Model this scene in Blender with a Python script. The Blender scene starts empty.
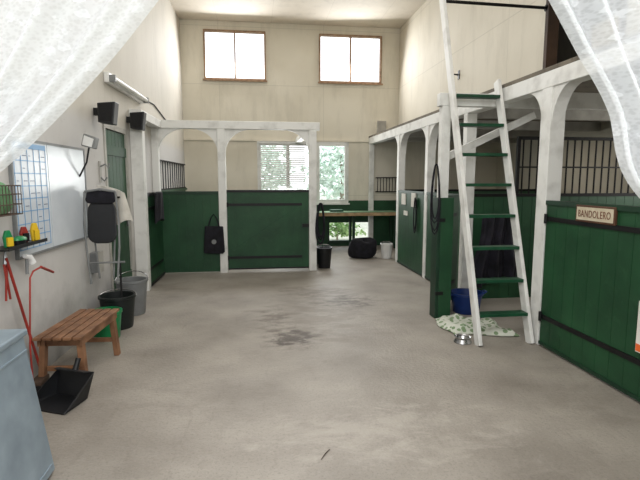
import bpy, bmesh, math, random
from mathutils import Vector, Matrix
random.seed(7)
C = bpy.context.scene.collection
sc = bpy.context.scene
sc.view_settings.view_transform = 'Standard'
PI = math.pi
R = math.radians
# ------------------------------------------------------------------ camera model
F = 480.0
EYE = Vector((0, 0, 1.6))
TH, PH = R(7.54), R(7.125)
fw = Vector((math.sin(TH)*math.cos(PH), math.cos(TH)*math.cos(PH), -math.sin(PH)))
rt = Vector((math.cos(TH), -math.sin(TH), 0))
up = rt.cross(fw)
def ray(px, py): return fw + rt*((px-320)/F) + up*((240-py)/F)
def on_y(px, py, y): d = ray(px, py); return EYE + d*(y/d.y)
def on_x(px, py, x): d = ray(px, py); return EYE + d*(x/d.x)
def on_z(px, py, z=0): d = ray(px, py); return EYE + d*((z-1.6)/d.z)
LK = 0.024
def LX(y): return -1.90 + LK*y
def on_l(px, py, off=0):
    d = ray(px, py); t = (-1.90+off)/(d.x-LK*d.y); return EYE + d*t
cam = bpy.data.cameras.new('camera'); cam.sensor_width = 36; cam.lens = F/640*36
co = bpy.data.objects.new('camera', cam); C.objects.link(co)
co.matrix_world = Matrix(((rt.x, up.x, -fw.x, EYE.x), (rt.y, up.y, -fw.y, EYE.y), (rt.z, up.z, -fw.z, EYE.z), (0, 0, 0, 1)))
cam.clip_start = 0.05; cam.clip_end = 200
sc.camera = co
# ------------------------------------------------------------------ materials
def srgb(c):
    r = []
    for v in c[:3]:
        v /= 255.0
        r.append(v/12.92 if v <= .04045 else ((v+.055)/1.055)**2.4)
    return (*r, 1)
MC = {}
def mat(name, c1, c2=None, rough=.6, scale=4, metal=0, bump=0, bscale=40, lo=.35, hi=.7, detail=6, spec=.4):
    if name in MC: return MC[name]
    m = bpy.data.materials.new(name); m.use_nodes = True
    nt = m.node_tree; b = nt.nodes['Principled BSDF']
    b.inputs['Roughness'].default_value = rough; b.inputs['Metallic'].default_value = metal
    b.inputs['Specular IOR Level'].default_value = spec
    tc = nt.nodes.new('ShaderNodeTexCoord')
    n = nt.nodes.new('ShaderNodeTexNoise'); n.inputs['Scale'].default_value = scale; n.inputs['Detail'].default_value = detail
    nt.links.new(tc.outputs['Object'], n.inputs['Vector'])
    r = nt.nodes.new('ShaderNodeValToRGB')
    r.color_ramp.elements[0].position = lo; r.color_ramp.elements[1].position = hi
    c2 = c2 or tuple(min(255, v*1.15+4) for v in c1)
    r.color_ramp.elements[0].color = srgb(c1); r.color_ramp.elements[1].color = srgb(c2)
    nt.links.new(n.outputs['Fac'], r.inputs['Fac']); nt.links.new(r.outputs['Color'], b.inputs['Base Color'])
    if bump:
        n2 = nt.nodes.new('ShaderNodeTexNoise'); n2.inputs['Scale'].default_value = bscale; n2.inputs['Detail'].default_value = 4
        nt.links.new(tc.outputs['Object'], n2.inputs['Vector'])
        bp = nt.nodes.new('ShaderNodeBump'); bp.inputs['Strength'].default_value = bump; bp.inputs['Distance'].default_value = .01
        nt.links.new(n2.outputs['Fac'], bp.inputs['Height']); nt.links.new(bp.outputs['Normal'], b.inputs['Normal'])
    MC[name] = m
    return m
def nd(nt, t, **kw):
    n = nt.nodes.new(t)
    for k, v in kw.items(): setattr(n, k, v)
    return n
def math_n(nt, op, a, b=None, c=None):
    n = nt.nodes.new('ShaderNodeMath'); n.operation = op
    for i, v in enumerate((a, b, c)):
        if v is None: continue
        if isinstance(v, (int, float)): n.inputs[i].default_value = v
        else: nt.links.new(v, n.inputs[i])
    return n.outputs[0]
def mixc(nt, fac, a, b):
    n = nt.nodes.new('ShaderNodeMix'); n.data_type = 'RGBA'
    for sck, v in ((n.inputs[0], fac), (n.inputs[6], a), (n.inputs[7], b)):
        if isinstance(v, (int, float)): sck.default_value = v
        elif isinstance(v, tuple): sck.default_value = v
        else: nt.links.new(v, sck)
    return n.outputs[2]
def wnoise(nt, g, scale, detail=5, dist=0, rough=.5, vec=None):
    n = nd(nt, 'ShaderNodeTexNoise'); n.inputs['Scale'].default_value = scale; n.inputs['Detail'].default_value = detail; n.inputs['Distortion'].default_value = dist; n.inputs['Roughness'].default_value = rough
    nt.links.new(vec or g.outputs['Position'], n.inputs['Vector']); return n.outputs['Fac']
def sstep(nt, v, a, b_):
    n = nd(nt, 'ShaderNodeMapRange'); n.clamp = True; nt.links.new(v, n.inputs[0]); n.inputs[1].default_value = a; n.inputs[2].default_value = b_; return n.outputs[0]
def wall_mat(name, base, dirt, pw, ph, axis, seam=.16, lowdirt=None, grime=.32):
    m = mat(name, dirt, base, rough=.75, scale=.9, bump=.12, bscale=30, lo=.25, hi=.6)
    nt = m.node_tree; b = nt.nodes['Principled BSDF']
    src = b.inputs['Base Color'].links[0].from_socket
    g = nd(nt, 'ShaderNodeNewGeometry'); s = nd(nt, 'ShaderNodeSeparateXYZ'); nt.links.new(g.outputs['Position'], s.inputs[0])
    h = s.outputs[axis]; z = s.outputs[2]
    fx = math_n(nt, 'FRACT', math_n(nt, 'DIVIDE', math_n(nt, 'ADD', h, 20.0), pw)); fz = math_n(nt, 'FRACT', math_n(nt, 'DIVIDE', math_n(nt, 'ADD', z, .05), ph))
    lx = math_n(nt, 'LESS_THAN', fx, .012/pw); lz = math_n(nt, 'LESS_THAN', fz, .014/ph)
    ln = math_n(nt, 'MULTIPLY', math_n(nt, 'MAXIMUM', lx, lz), seam)
    col = mixc(nt, ln, src, srgb(tuple(v*.62 for v in dirt)))
    mp = nd(nt, 'ShaderNodeMapping'); nt.links.new(g.outputs['Position'], mp.inputs[0]); mp.inputs['Scale'].default_value = (2.4, 2.4, .5)
    col = mixc(nt, math_n(nt, 'MULTIPLY', sstep(nt, wnoise(nt, g, 1.6, 9, .2, .7, mp.outputs[0]), .5, .72), grime), col, srgb(tuple(v*.82 for v in dirt)))
    if lowdirt:
        cool = math_n(nt, 'MULTIPLY', sstep(nt, z, 2.35, 2.2), .6)
        col = mixc(nt, cool, col, srgb((188, 188, 190)))
        k = math_n(nt, 'SUBTRACT', math_n(nt, 'MULTIPLY', wnoise(nt, g, 3.5, 8), 1.5), z)
        k = math_n(nt, 'MULTIPLY', math_n(nt, 'MAXIMUM', math_n(nt, 'MINIMUM', k, 1.0), 0.0), .9)
        col = mixc(nt, k, col, srgb(lowdirt))
        sc_ = math_n(nt, 'MULTIPLY', sstep(nt, wnoise(nt, g, 9, 10, .5, .75), .60, .68), .35)
        col = mixc(nt, sc_, col, srgb((140, 138, 136)))
    nt.links.new(col, b.inputs['Base Color'])
    return m
M_back = wall_mat('cream_board_wall', (222, 216, 201), (209, 202, 185), 2.4, 1.27, 0, seam=.22)
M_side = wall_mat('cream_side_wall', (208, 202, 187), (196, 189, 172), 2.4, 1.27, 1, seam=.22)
M_left = wall_mat('whitewashed_wall', (198, 193, 182), (185, 180, 169), 2.4, 9, 1, seam=.2, lowdirt=(126, 123, 119), grime=.25)
M_ceil = wall_mat('beige_ceiling', (208, 201, 188), (196, 188, 174), 1.2, 9, 0)
def green_mat():
    m = mat('green_paint', (18, 57, 33), (31, 77, 46), rough=.52, scale=2.2, bump=.12, bscale=25)
    nt = m.node_tree; b = nt.nodes['Principled BSDF']; src = b.inputs['Base Color'].links[0].from_socket
    g = nd(nt, 'ShaderNodeNewGeometry')
    col = mixc(nt, math_n(nt, 'MULTIPLY', sstep(nt, wnoise(nt, g, 6, 10, .4, .7), .55, .72), .35), src, srgb((56, 92, 62)))
    col = mixc(nt, math_n(nt, 'MULTIPLY', sstep(nt, wnoise(nt, g, 2.6, 8, .2, .7), .52, .7), .3), col, srgb((14, 44, 26)))
    nt.links.new(col, b.inputs['Base Color']); return m
M_green = green_mat()
M_green2 = mat('green_paint_rungs', (14, 58, 37), (26, 78, 51), rough=.45, scale=9)
M_dgreen = mat('dark_green_paint', (12, 42, 26), (20, 56, 36), rough=.5, scale=3)
M_white = mat('white_wood_paint', (188, 187, 182), (220, 220, 216), rough=.5, scale=5, lo=.25, hi=.5, bump=.1)
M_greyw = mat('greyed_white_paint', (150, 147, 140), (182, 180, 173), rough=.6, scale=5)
M_black = mat('black_iron', (12, 12, 13), (22, 22, 24), rough=.5, metal=.2)
M_blackp = mat('black_plastic', (14, 15, 17), (27, 28, 31), rough=.42)
M_blackc = mat('black_cloth', (12, 12, 17), (30, 29, 38), rough=.9, scale=12, bump=.4)
M_brownw = mat('brown_window_wood', (128, 100, 76), (166, 136, 108), rough=.6, scale=14)
M_bench = mat('brown_bench_wood', (100, 68, 46), (144, 104, 74), rough=.6, scale=7, bump=.2)
M_table = mat('raw_table_wood', (150, 124, 92), (192, 164, 126), rough=.7, scale=7)
M_tgreen = mat('faded_green_tabletop', (84, 112, 84), (112, 138, 106), rough=.6, scale=5)
M_deck = mat('loft_boards', (92, 86, 76), (122, 114, 101), rough=.85, scale=5)
M_glassw = mat('white_plastic', (206, 206, 203), (228, 228, 226), rough=.35)
M_tin = mat('galvanized_steel', (126, 140, 150), (154, 168, 178), rough=.48, metal=.4, scale=5, lo=.3, hi=.7, detail=5)
M_red = mat('red_painted_tool', (128, 36, 28), (156, 50, 38), rough=.45)
M_yellow = mat('yellow_plastic', (200, 164, 24), (218, 184, 44), rough=.4)
M_lgreen = mat('bright_green_plastic', (12, 110, 62), (22, 130, 76), rough=.35)
M_grey = mat('grey_plastic', (108, 110, 110), (130, 132, 132), rough=.45)
M_dtub = mat('dark_rubber', (16, 22, 21), (28, 36, 34), rough=.5)
M_blue = mat('blue_plastic', (16, 40, 92), (26, 54, 112), rough=.4)
M_steel = mat('brushed_steel', (150, 150, 150), (180, 180, 180), rough=.25, metal=.9)
M_board = mat('whiteboard_surface', (188, 195, 202), (208, 214, 219), rough=.22, scale=2)
M_bluel = mat('blue_ink', (104, 150, 192), (120, 162, 202), rough=.4)
M_ink = mat('dark_ink', (84, 96, 122), rough=.5)
M_paper = mat('paper', (206, 203, 194), (222, 219, 210), rough=.8)
M_orange = mat('orange_print', (200, 90, 36), rough=.6)
M_sign = mat('pale_sign_paint', (184, 172, 148), (202, 192, 170), rough=.6, scale=10)
M_signb = mat('sign_wood_edge', (70, 44, 30), (90, 60, 42), rough=.6)
M_signt = mat('sign_lettering', (96, 60, 44), rough=.6)
M_whitec = mat('pale_cloth', (184, 180, 170), (208, 204, 195), rough=.9, scale=9, bump=.4)
M_grass = mat('yard_gravel', (168, 170, 156), (196, 198, 184), rough=.9, scale=6)
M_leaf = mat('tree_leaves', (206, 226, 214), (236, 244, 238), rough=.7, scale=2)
M_shrub = mat('shrub_leaves', (110, 150, 90), (180, 206, 150), rough=.7, scale=3)
M_bark = mat('tree_bark', (150, 140, 126), (170, 158, 142), rough=.9, scale=8)
M_cord = mat('dark_cable', (30, 30, 32), rough=.6)
M_hay = mat('hay', (150, 124, 66), (196, 170, 104), rough=.95, scale=30, bump=.8)
M_grate = mat('dull_black_grille', (10, 10, 10), (20, 19, 18), rough=.6, spec=.2)
M_mdark = mat('speaker_mesh', (8, 8, 9), (24, 24, 26), rough=.8, scale=120)
def floor_mat():
    m = mat('worn_concrete', (124, 117, 108), (155, 148, 138), rough=.52, scale=1.6, bump=.45, bscale=35, lo=.3, hi=.7, detail=14)
    nt = m.node_tree; b = nt.nodes['Principled BSDF']
    src = b.inputs['Base Color'].links[0].from_socket
    g = nd(nt, 'ShaderNodeNewGeometry')
    noise = lambda *a, **k: wnoise(nt, g, *a, **k)
    ss = lambda *a: sstep(nt, *a)
    col = mixc(nt, math_n(nt, 'MULTIPLY', ss(noise(.55, 5, .4), .45, .65), .4), src, srgb((168, 161, 151)))
    col = mixc(nt, math_n(nt, 'MULTIPLY', ss(noise(5, 14, .1, .8), .52, .66), .25), col, srgb((104, 97, 89)))
    col = mixc(nt, math_n(nt, 'MULTIPLY', ss(noise(30, 10, 0, .85), .54, .66), .25), col, srgb((178, 172, 163)))
    col = mixc(nt, math_n(nt, 'MULTIPLY', ss(noise(65, 4, 0, .7), .54, .62), .32), col, srgb((94, 88, 81)))
    mp = nd(nt, 'ShaderNodeMapping'); nt.links.new(g.outputs['Position'], mp.inputs[0]); mp.inputs['Scale'].default_value = (9, 1.6, 1); mp.inputs['Rotation'].default_value = (0, 0, .25)
    col = mixc(nt, math_n(nt, 'MULTIPLY', ss(noise(1.6, 6, .3, .6, mp.outputs[0]), .60, .74), .3), col, srgb((100, 93, 85)))
    mq = nd(nt, 'ShaderNodeMapping'); nt.links.new(g.outputs['Position'], mq.inputs[0]); mq.inputs['Scale'].default_value = (1.0, 2.0, 1); mq.inputs['Rotation'].default_value = (0, 0, -.5)
    def stain(p, rx, ry, amt, colr, th=.0, ns=5):
        nonlocal col
        vs = nd(nt, 'ShaderNodeVectorMath', operation='SUBTRACT'); nt.links.new(g.outputs['Position'], vs.inputs[0]); vs.inputs[1].default_value = (p.x, p.y, 0)
        vm = nd(nt, 'ShaderNodeVectorMath', operation='MULTIPLY'); nt.links.new(vs.outputs[0], vm.inputs[0]); vm.inputs[1].default_value = (1/rx, 1/ry, 0)
        ln = nd(nt, 'ShaderNodeVectorMath', operation='LENGTH'); nt.links.new(vm.outputs[0], ln.inputs[0])
        k = math_n(nt, 'SUBTRACT', 1.0+th, ln.outputs['Value'])
        k = math_n(nt, 'ADD', k, math_n(nt, 'MULTIPLY', math_n(nt, 'SUBTRACT', noise(ns, 10, .4, .75, mq.outputs[0]), .55), 7.0))
        k = math_n(nt, 'MULTIPLY', math_n(nt, 'MAXIMUM', math_n(nt, 'MINIMUM', k, 1.0), 0.0), ss(ln.outputs['Value'], 1.5, .7))
        col = mixc(nt, math_n(nt, 'MULTIPLY', k, amt), col, srgb(colr))
    stain(on_z(318, 316), .9, 1.3, .42, (96, 85, 74), .2, ns=2.5)
    stain(on_z(292, 338), .28, .32, .85, (58, 46, 38), .5, ns=6)
    stain(on_z(345, 301), .46, .46, .78, (68, 56, 47), .3, ns=5)
    stain(on_z(272, 318), .24, .6, .6, (80, 68, 58), .2, ns=5)
    stain(on_z(318, 292), .6, .5, .55, (84, 73, 63), .2, ns=4)
    stain(on_z(570, 400), .8, .7, .3, (104, 96, 88), ns=2)
    stain(on_z(200, 400), 1.0, .6, .25, (106, 99, 91), ns=2)
    stain(on_z(170, 290), .8, .8, .35, (98, 91, 83), ns=2)
    stain(on_z(380, 430), 1.3, .6, .5, (176, 169, 159), ns=2)
    nt.links.new(col, b.inputs['Base Color'])
    return m
M_floor = floor_mat()
def lace_mat():
    m = bpy.data.materials.new('white_lace'); m.use_nodes = True
    nt = m.node_tree; nt.nodes.clear()
    out = nd(nt, 'ShaderNodeOutputMaterial'); uv = nd(nt, 'ShaderNodeUVMap')
    mp = nd(nt, 'ShaderNodeMapping'); nt.links.new(uv.outputs[0], mp.inputs[0]); mp.inputs['Scale'].default_value = (22, 36, 1)
    v = nd(nt, 'ShaderNodeTexVoronoi'); v.inputs['Scale'].default_value = 1; nt.links.new(mp.outputs[0], v.inputs['Vector'])
    # floral sprigs: petals from angle-like noise around each cell centre
    n0 = nd(nt, 'ShaderNodeTexNoise'); n0.inputs['Scale'].default_value = 3.2; n0.inputs['Detail'].default_value = 2; nt.links.new(mp.outputs[0], n0.inputs['Vector'])
    dd_ = math_n(nt, 'ADD', v.outputs['Distance'], math_n(nt, 'MULTIPLY', math_n(nt, 'SUBTRACT', n0.outputs['Fac'], .5), .55))
    fl = sstep(nt, dd_, .34, .28)
    v2 = nd(nt, 'ShaderNodeTexVoronoi'); v2.inputs['Scale'].default_value = 5; nt.links.new(mp.outputs[0], v2.inputs['Vector'])
    net = sstep(nt, v2.outputs['Distance'], .3, .6)
    f = math_n(nt, 'ADD', math_n(nt, 'ADD', math_n(nt, 'MULTIPLY', fl, .16), math_n(nt, 'MULTIPLY', net, .10)), .60)
    d = nd(nt, 'ShaderNodeBsdfDiffuse'); d.inputs[0].default_value = (.90, .91, .93, 1)
    t = nd(nt, 'ShaderNodeBsdfTranslucent'); t.inputs[0].default_value = (.90, .91, .93, 1)
    mx = nd(nt, 'ShaderNodeMixShader'); mx.inputs[0].default_value = .3; nt.links.new(d.outputs[0], mx.inputs[1]); nt.links.new(t.outputs[0], mx.inputs[2])
    tr = nd(nt, 'ShaderNodeBsdfTransparent'); m2 = nd(nt, 'ShaderNodeMixShader')
    nt.links.new(f, m2.inputs[0]); nt.links.new(tr.outputs[0], m2.inputs[1]); nt.links.new(mx.outputs[0], m2.inputs[2]); nt.links.new(m2.outputs[0], out.inputs[0])
    return m
M_lace = lace_mat()
def blanket_mat():
    m = mat('patterned_blanket', (182, 186, 172), (204, 206, 194), rough=.9, scale=8, bump=.3)
    nt = m.node_tree; b = nt.nodes['Principled BSDF']; src = b.inputs['Base Color'].links[0].from_socket
    g = nd(nt, 'ShaderNodeNewGeometry')
    v = nd(nt, 'ShaderNodeTexVoronoi'); v.inputs['Scale'].default_value = 17; nt.links.new(g.outputs['Position'], v.inputs['Vector'])
    k = math_n(nt, 'LESS_THAN', v.outputs['Distance'], .42)
    nt.links.new(mixc(nt, math_n(nt, 'MULTIPLY', k, .85), src, srgb((96, 124, 80))), b.inputs['Base Color'])
    return m
M_blanket = blanket_mat()
M_rug = mat('dark_rug', (14, 14, 20), (46, 44, 56), rough=.85, scale=5, bump=.5, lo=.35, hi=.8)
# ------------------------------------------------------------------ mesh helpers
def bm_new(): return bmesh.new()
def hexa(bm, pts):
    v = [bm.verts.new(p) for p in pts]
    for f in ((0, 3, 2, 1), (4, 5, 6, 7), (0, 1, 5, 4), (1, 2, 6, 5), (2, 3, 7, 6), (3, 0, 4, 7)): bm.faces.new([v[i] for i in f])
def box(bm, x0, x1, y0, y1, z0, z1):
    hexa(bm, [(x0, y0, z0), (x1, y0, z0), (x1, y1, z0), (x0, y1, z0), (x0, y0, z1), (x1, y0, z1), (x1, y1, z1), (x0, y1, z1)])
def lbox(bm, y0, y1, o0, o1, z0, z1):
    a = lambda y, o, z: (LX(y)+o, y, z)
    hexa(bm, [a(y0, o0, z0), a(y0, o1, z0), a(y1, o1, z0), a(y1, o0, z0), a(y0, o0, z1), a(y0, o1, z1), a(y1, o1, z1), a(y1, o0, z1)])
def beam(bm, p0, p1, w, h, side=None):
    p0, p1 = Vector(p0), Vector(p1); d = (p1-p0).normalized()
    s = Vector(side) if side else (Vector((0, 0, 1)).cross(d) if abs(d.z) < .95 else Vector((1, 0, 0)))
    s = (s - d*s.dot(d)).normalized(); u = d.cross(s)
    q = []
    for p in (p0, p1):
        for a, b in ((-1, -1), (1, -1), (1, 1), (-1, 1)): q.append(p + s*(a*w/2) + u*(b*h/2))
    hexa(bm, q)
def tube(bm, pts, r, n=8, cap=True):
    pts = [Vector(p) for p in pts]; rings = []
    ref = None
    for i, p in enumerate(pts):
        d = (pts[min(i+1, len(pts)-1)] - pts[max(i-1, 0)]).normalized()
        if ref is None: ref = Vector((0, 0, 1)) if abs(d.z) < .9 else Vector((1, 0, 0))
        s = (ref - d*ref.dot(d)).normalized(); ref = s; u = d.cross(s)
        rr = r[i] if isinstance(r, (list, tuple)) else r
        rings.append([bm.verts.new(p + s*math.cos(2*PI*k/n)*rr + u*math.sin(2*PI*k/n)*rr) for k in range(n)])
    for a, b in zip(rings, rings[1:]):
        for k in range(n): bm.faces.new((a[k], a[(k+1) % n], b[(k+1) % n], b[k]))
    if cap: bm.faces.new(rings[0][::-1]); bm.faces.new(rings[-1])
def lathe(bm, prof, c=(0, 0, 0), n=28, sx=1, sy=1):
    c = Vector(c); rings = []
    for r, z in prof:
        rings.append([bm.verts.new(c + Vector((max(r, 1e-4)*sx*math.cos(2*PI*k/n), max(r, 1e-4)*sy*math.sin(2*PI*k/n), z))) for k in range(n)])
    for a, b in zip(rings, rings[1:]):
        for k in range(n): bm.faces.new((a[k], a[(k+1) % n], b[(k+1) % n], b[k]))
    bm.faces.new(rings[0][::-1]); bm.faces.new(rings[-1])
def prism(bm, poly, o, ux, uy, t):
    o, ux, uy = Vector(o), Vector(ux), Vector(uy); w = ux.cross(uy).normalized()*t
    a = [bm.verts.new(o + ux*x + uy*y - w/2) for x, y in poly]; b = [bm.verts.new(o + ux*x + uy*y + w/2) for x, y in poly]
    bm.faces.new(a[::-1]); bm.faces.new(b); n = len(poly)
    for i in range(n): bm.faces.new((a[i], a[(i+1) % n], b[(i+1) % n], b[i]))
def grid(bm, fn, nu, nv, uvl=None):
    g = [[bm.verts.new(fn(i/nu, j/nv)) for j in range(nv+1)] for i in range(nu+1)]
    for i in range(nu):
        for j in range(nv):
            f = bm.faces.new((g[i][j], g[i+1][j], g[i+1][j+1], g[i][j+1])); f.smooth = True
            if uvl:
                for l, (a, b) in zip(f.loops, ((i, j), (i+1, j), (i+1, j+1), (i, j+1))): l[uvl].uv = (a/nu, b/nv)
WM = {}
def link(name, bm, m, parent=None, smooth=False, bev=0, solid=0, base=True, local=False):
    if parent is not None:
        if not local: bm.transform(WM[parent.name].inverted())
        loc = None
    else:
        xs = [v.co for v in bm.verts]
        lo = Vector([min(v[i] for v in xs) for i in range(3)]); hi = Vector([max(v[i] for v in xs) for i in range(3)])
        loc = Vector(((lo.x+hi.x)/2, (lo.y+hi.y)/2, lo.z)) if base else Vector((0, 0, 0))
        bm.transform(Matrix.Translation(-loc))
    bmesh.ops.recalc_face_normals(bm, faces=bm.faces)
    me = bpy.data.meshes.new(name); bm.to_mesh(me); bm.free()
    if smooth:
        for p in me.polygons: p.use_smooth = True
    o = bpy.data.objects.new(name, me); C.objects.link(o); me.materials.append(m)
    if parent is not None: o.parent = parent; WM[o.name] = WM[parent.name]
    else: o.location = loc; WM[o.name] = Matrix.Translation(loc)
    if solid: s = o.modifiers.new('s', 'SOLIDIFY'); s.thickness = solid; s.offset = 0
    if bev: b = o.modifiers.new('b', 'BEVEL'); b.width = bev; b.segments = 2; b.limit_method = 'ANGLE'; b.angle_limit = R(40)
    if smooth: e = o.modifiers.new('e', 'EDGE_SPLIT'); e.split_angle = R(50)
    return o
def lk(name, fn, m, parent=None, **k):
    bm = bm_new(); fn(bm); return link(name, bm, m, parent, **k)
def tag(o, label, cat, group=None):
    o['label'] = label; o['category'] = cat
    if group: o['group'] = group
    return o
def thing(name, label, cat, loc, rz=0, group=None):
    o = bpy.data.objects.new(name, None); C.objects.link(o); o.location = loc; o.rotation_euler = (0, 0, rz)
    o.empty_display_size = .1
    WM[o.name] = Matrix.Translation(Vector(loc)) @ Matrix.Rotation(rz, 4, 'Z')
    return tag(o, label, cat, group)
def struct(name, bm, m, parent=None, **k):
    o = link(name, bm, m, parent, **k)
    if parent is None: o['kind'] = 'structure'
    return o
def sthing(name, loc):
    o = bpy.data.objects.new(name, None); C.objects.link(o); o.location = loc; WM[o.name] = Matrix.Translation(Vector(loc)); o['kind'] = 'structure'; return o
def text_bm(s, size, thick):
    cu = bpy.data.curves.new('t', 'FONT'); cu.body = s; cu.size = size; cu.extrude = thick; cu.align_x = 'CENTER'; cu.align_y = 'CENTER'; cu.space_character = 1.12
    o = bpy.data.objects.new('t', cu); C.objects.link(o); dg = bpy.context.evaluated_depsgraph_get(); dg.update()
    me = bpy.data.meshes.new_from_object(o.evaluated_get(dg)); bm = bm_new(); bm.from_mesh(me)
    bpy.data.objects.remove(o); bpy.data.meshes.remove(me)
    return bm
# ------------------------------------------------------------------ the room
DB, HC, XR, XO = 11.5, 5.14, 3.42, 6.0
PX = 2.70
bm = bm_new(); box(bm, -1.95, XO+.1, .7, DB+.15, -.12, 0); struct('floor', bm, M_floor, base=False)
bm = bm_new(); box(bm, -40, 40, -30, 60, -.3, -.14); struct('ground', bm, M_grass, base=False)
bm = bm_new(); box(bm, -2.05, XO+.1, .7, DB+.15, HC, HC+.1); struct('ceiling', bm, M_ceil, base=False)
def rect(px0, py0, px1, py1):
    a = on_y(px0, py0, DB); b = on_y(px1, py1, DB); c = on_y(px1, py0, DB)
    return [a.x, b.x, b.z, (a.z+c.z)/2]
W1 = rect(203, 30, 266, 81); W2 = rect(319, 36, 381, 84); W3 = rect(257, 142, 348, 203); W4 = rect(328, 221, 372, 241)
W1[2] = W2[2] = (W1[2]+W2[2])/2; W1[3] = W2[3] = (W1[3]+W2[3])/2
def wall_holes(bm, x0, x1, z0, z1, holes, put):
    xs = sorted({x0, x1, *[h[0] for h in holes], *[h[1] for h in holes]}); zs = sorted({z0, z1, *[h[2] for h in holes], *[h[3] for h in holes]})
    for i in range(len(xs)-1):
        for j in range(len(zs)-1):
            cx, cz = (xs[i]+xs[i+1])/2, (zs[j]+zs[j+1])/2
            if any(h[0] < cx < h[1] and h[2] < cz < h[3] for h in holes): continue
            put(xs[i], xs[i+1], zs[j], zs[j+1])
bm = bm_new(); wall_holes(bm, -1.9, XO+.1, 0, HC, [W1, W2, W3, W4], lambda a, b, c, d: box(bm, a, b, DB, DB+.15, c, d)); struct('wall_back', bm, M_back, base=False)
bm = bm_new(); lbox(bm, .7, 6.0, -.15, 0, 0, HC); lbox(bm, 6.0, 6.9, -.15, 0, 2.27, HC); lbox(bm, 6.0, 6.9, -.15, -.06, 0, 2.27); lbox(bm, 6.9, DB, -.15, 0, 0, HC); struct('wall_left', bm, M_left, base=False)
HR = [4.4, 5.9, 1.3, 2.3]  # out-of-view opening, added so light gets in under the loft
bm = bm_new(); wall_holes(bm, .7, DB, 0, HC, [HR], lambda a, b, c, d: box(bm, XO, XO+.1, a, b, c, d)); struct('wall_right', bm, M_side, base=False)
HU = [4.25, 5.52, 2.64, 4.1]
bm = bm_new(); wall_holes(bm, .95, DB, 2.64, HC, [HU], lambda a, b, c, d: box(bm, XR, XR+.1, a, b, c, d)); struct('wall_right_upper', bm, M_side, base=False)
bm = bm_new(); wall_holes(bm, -2.05, XO+.1, 0, HC, [[-1.05, 1.5, 0, 2.6]], lambda a, b, c, d: box(bm, a, b, .75, .95, c, d)); struct('wall_front', bm, M_back, base=False)
def window(n, W, muls, fw_=.034, m=M_brownw):
    x0, x1, z0, z1 = W
    r = sthing('window_%d' % n, ((x0+x1)/2, DB, z0))
    bm = bm_new(); y0, y1 = DB-.045, DB+.08
    box(bm, x0, x1, y0, y1, z0, z0+fw_); box(bm, x0, x1, y0, y1, z1-fw_, z1); box(bm, x0, x0+fw_, y0, y1, z0+fw_, z1-fw_); box(bm, x1-fw_, x1, y0, y1, z0+fw_, z1-fw_)
    for k in muls: xm = x0+(x1-x0)*k; box(bm, xm-fw_*.45, xm+fw_*.45, y0, y1-.01, z0+fw_, z1-fw_)
    struct('window_frame', bm, m, r)
    bm = bm_new(); box(bm, x0-.03, x1+.03, DB-.07, DB-.046, z0-.035, z0); struct('window_sill', bm, m, r)
    return r
window(1, W1, [.5]); window(2, W2, [.5]); window(3, W3, [.33, .66], fw_=.085, m=M_white); window(4, W4, [], fw_=.03, m=M_dgreen)
bl = thing('window_blind', 'white slatted blind covering left part of the low back window', 'blind', ((W3[0]*.6+W3[1]*.4), DB-.05, W3[2]))
bm = bm_new(); xb = W3[0]+(W3[1]-W3[0])*.52
k = W3[2]+.05
while k < W3[3]-.03:
    hexa(bm, [(W3[0]+.06, DB-.065, k), (xb, DB-.065, k), (xb, DB-.050, k+.026), (W3[0]+.06, DB-.050, k+.026), (W3[0]+.06, DB-.065, k+.002), (xb, DB-.065, k+.002), (xb, DB-.050, k+.028), (W3[0]+.06, DB-.050, k+.028)]); k += .05
link('slats', bm, M_glassw, bl)
lk('head_rail', lambda b: box(b, W3[0]+.03, xb+.02, DB-.075, DB-.046, W3[3]-.05, W3[3]), M_glassw, bl)
WZ = W3[2]+.06
bm = bm_new()
wall_holes(bm, -1.6, XO, 0, WZ, [[W3[0], W3[1], W3[2]-.04, WZ+1], W4], lambda a, b, c, d: box(bm, a, b, DB-.04, DB, c, min(d, WZ)))
struct('trim_1', bm, M_green, base=False)
bm = bm_new(); y = 8.5
while y < DB-.2: lbox(bm, y+.002, y+.132, 0, .03, 0, 1.38); y += .134
lbox(bm, 8.5, DB-.05, 0, .05, 1.38, 1.42); struct('trim_2', bm, M_green, base=False)
bm = bm_new(); box(bm, -1.62, XR, DB-.035, DB, 2.50, 2.55); struct('trim_3', bm, M_back, base=False)
dr = sthing('door_1', (LX(6.45), 6.45, 0))
bm = bm_new(); y = 6.04
while y < 6.84: lbox(bm, y+.003, min(y+.135, 6.86), -.05, -.012, .02, 2.2); y += .138
lbox(bm, 6.04, 6.86, -.012, .004, .25, .37); lbox(bm, 6.04, 6.86, -.012, .004, 1.9, 2.02); struct('door_panel', bm, M_green, dr)
bm = bm_new(); lbox(bm, 5.98, 6.04, -.05, .012, 0, 2.27); lbox(bm, 6.86, 6.92, -.05, .012, 0, 2.27); lbox(bm, 6.04, 6.86, -.05, .012, 2.21, 2.27); struct('door_frame', bm, M_greyw, dr)
bm = bm_new(); lbox(bm, 6.74, 6.79, .004, .02, .98, 1.12); a = Vector((LX(6.76)+.02, 6.76, 1.07)); tube(bm, [a, a+Vector((.04, 0, 0)), a+Vector((.045, -.1, 0))], .008); struct('door_handle', bm, M_steel, dr)
# ------------------------------------------------------------------ arched frames
def bracket(rx, ry=None, n=12):
    ry = ry or rx; p = [(0, 0), (rx, 0)]
    for i in range(1, n): a = PI/2*i/n; p.append((rx - rx*math.sin(a), -ry + ry*math.cos(a)))
    p.append((0, -ry)); return p
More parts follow.
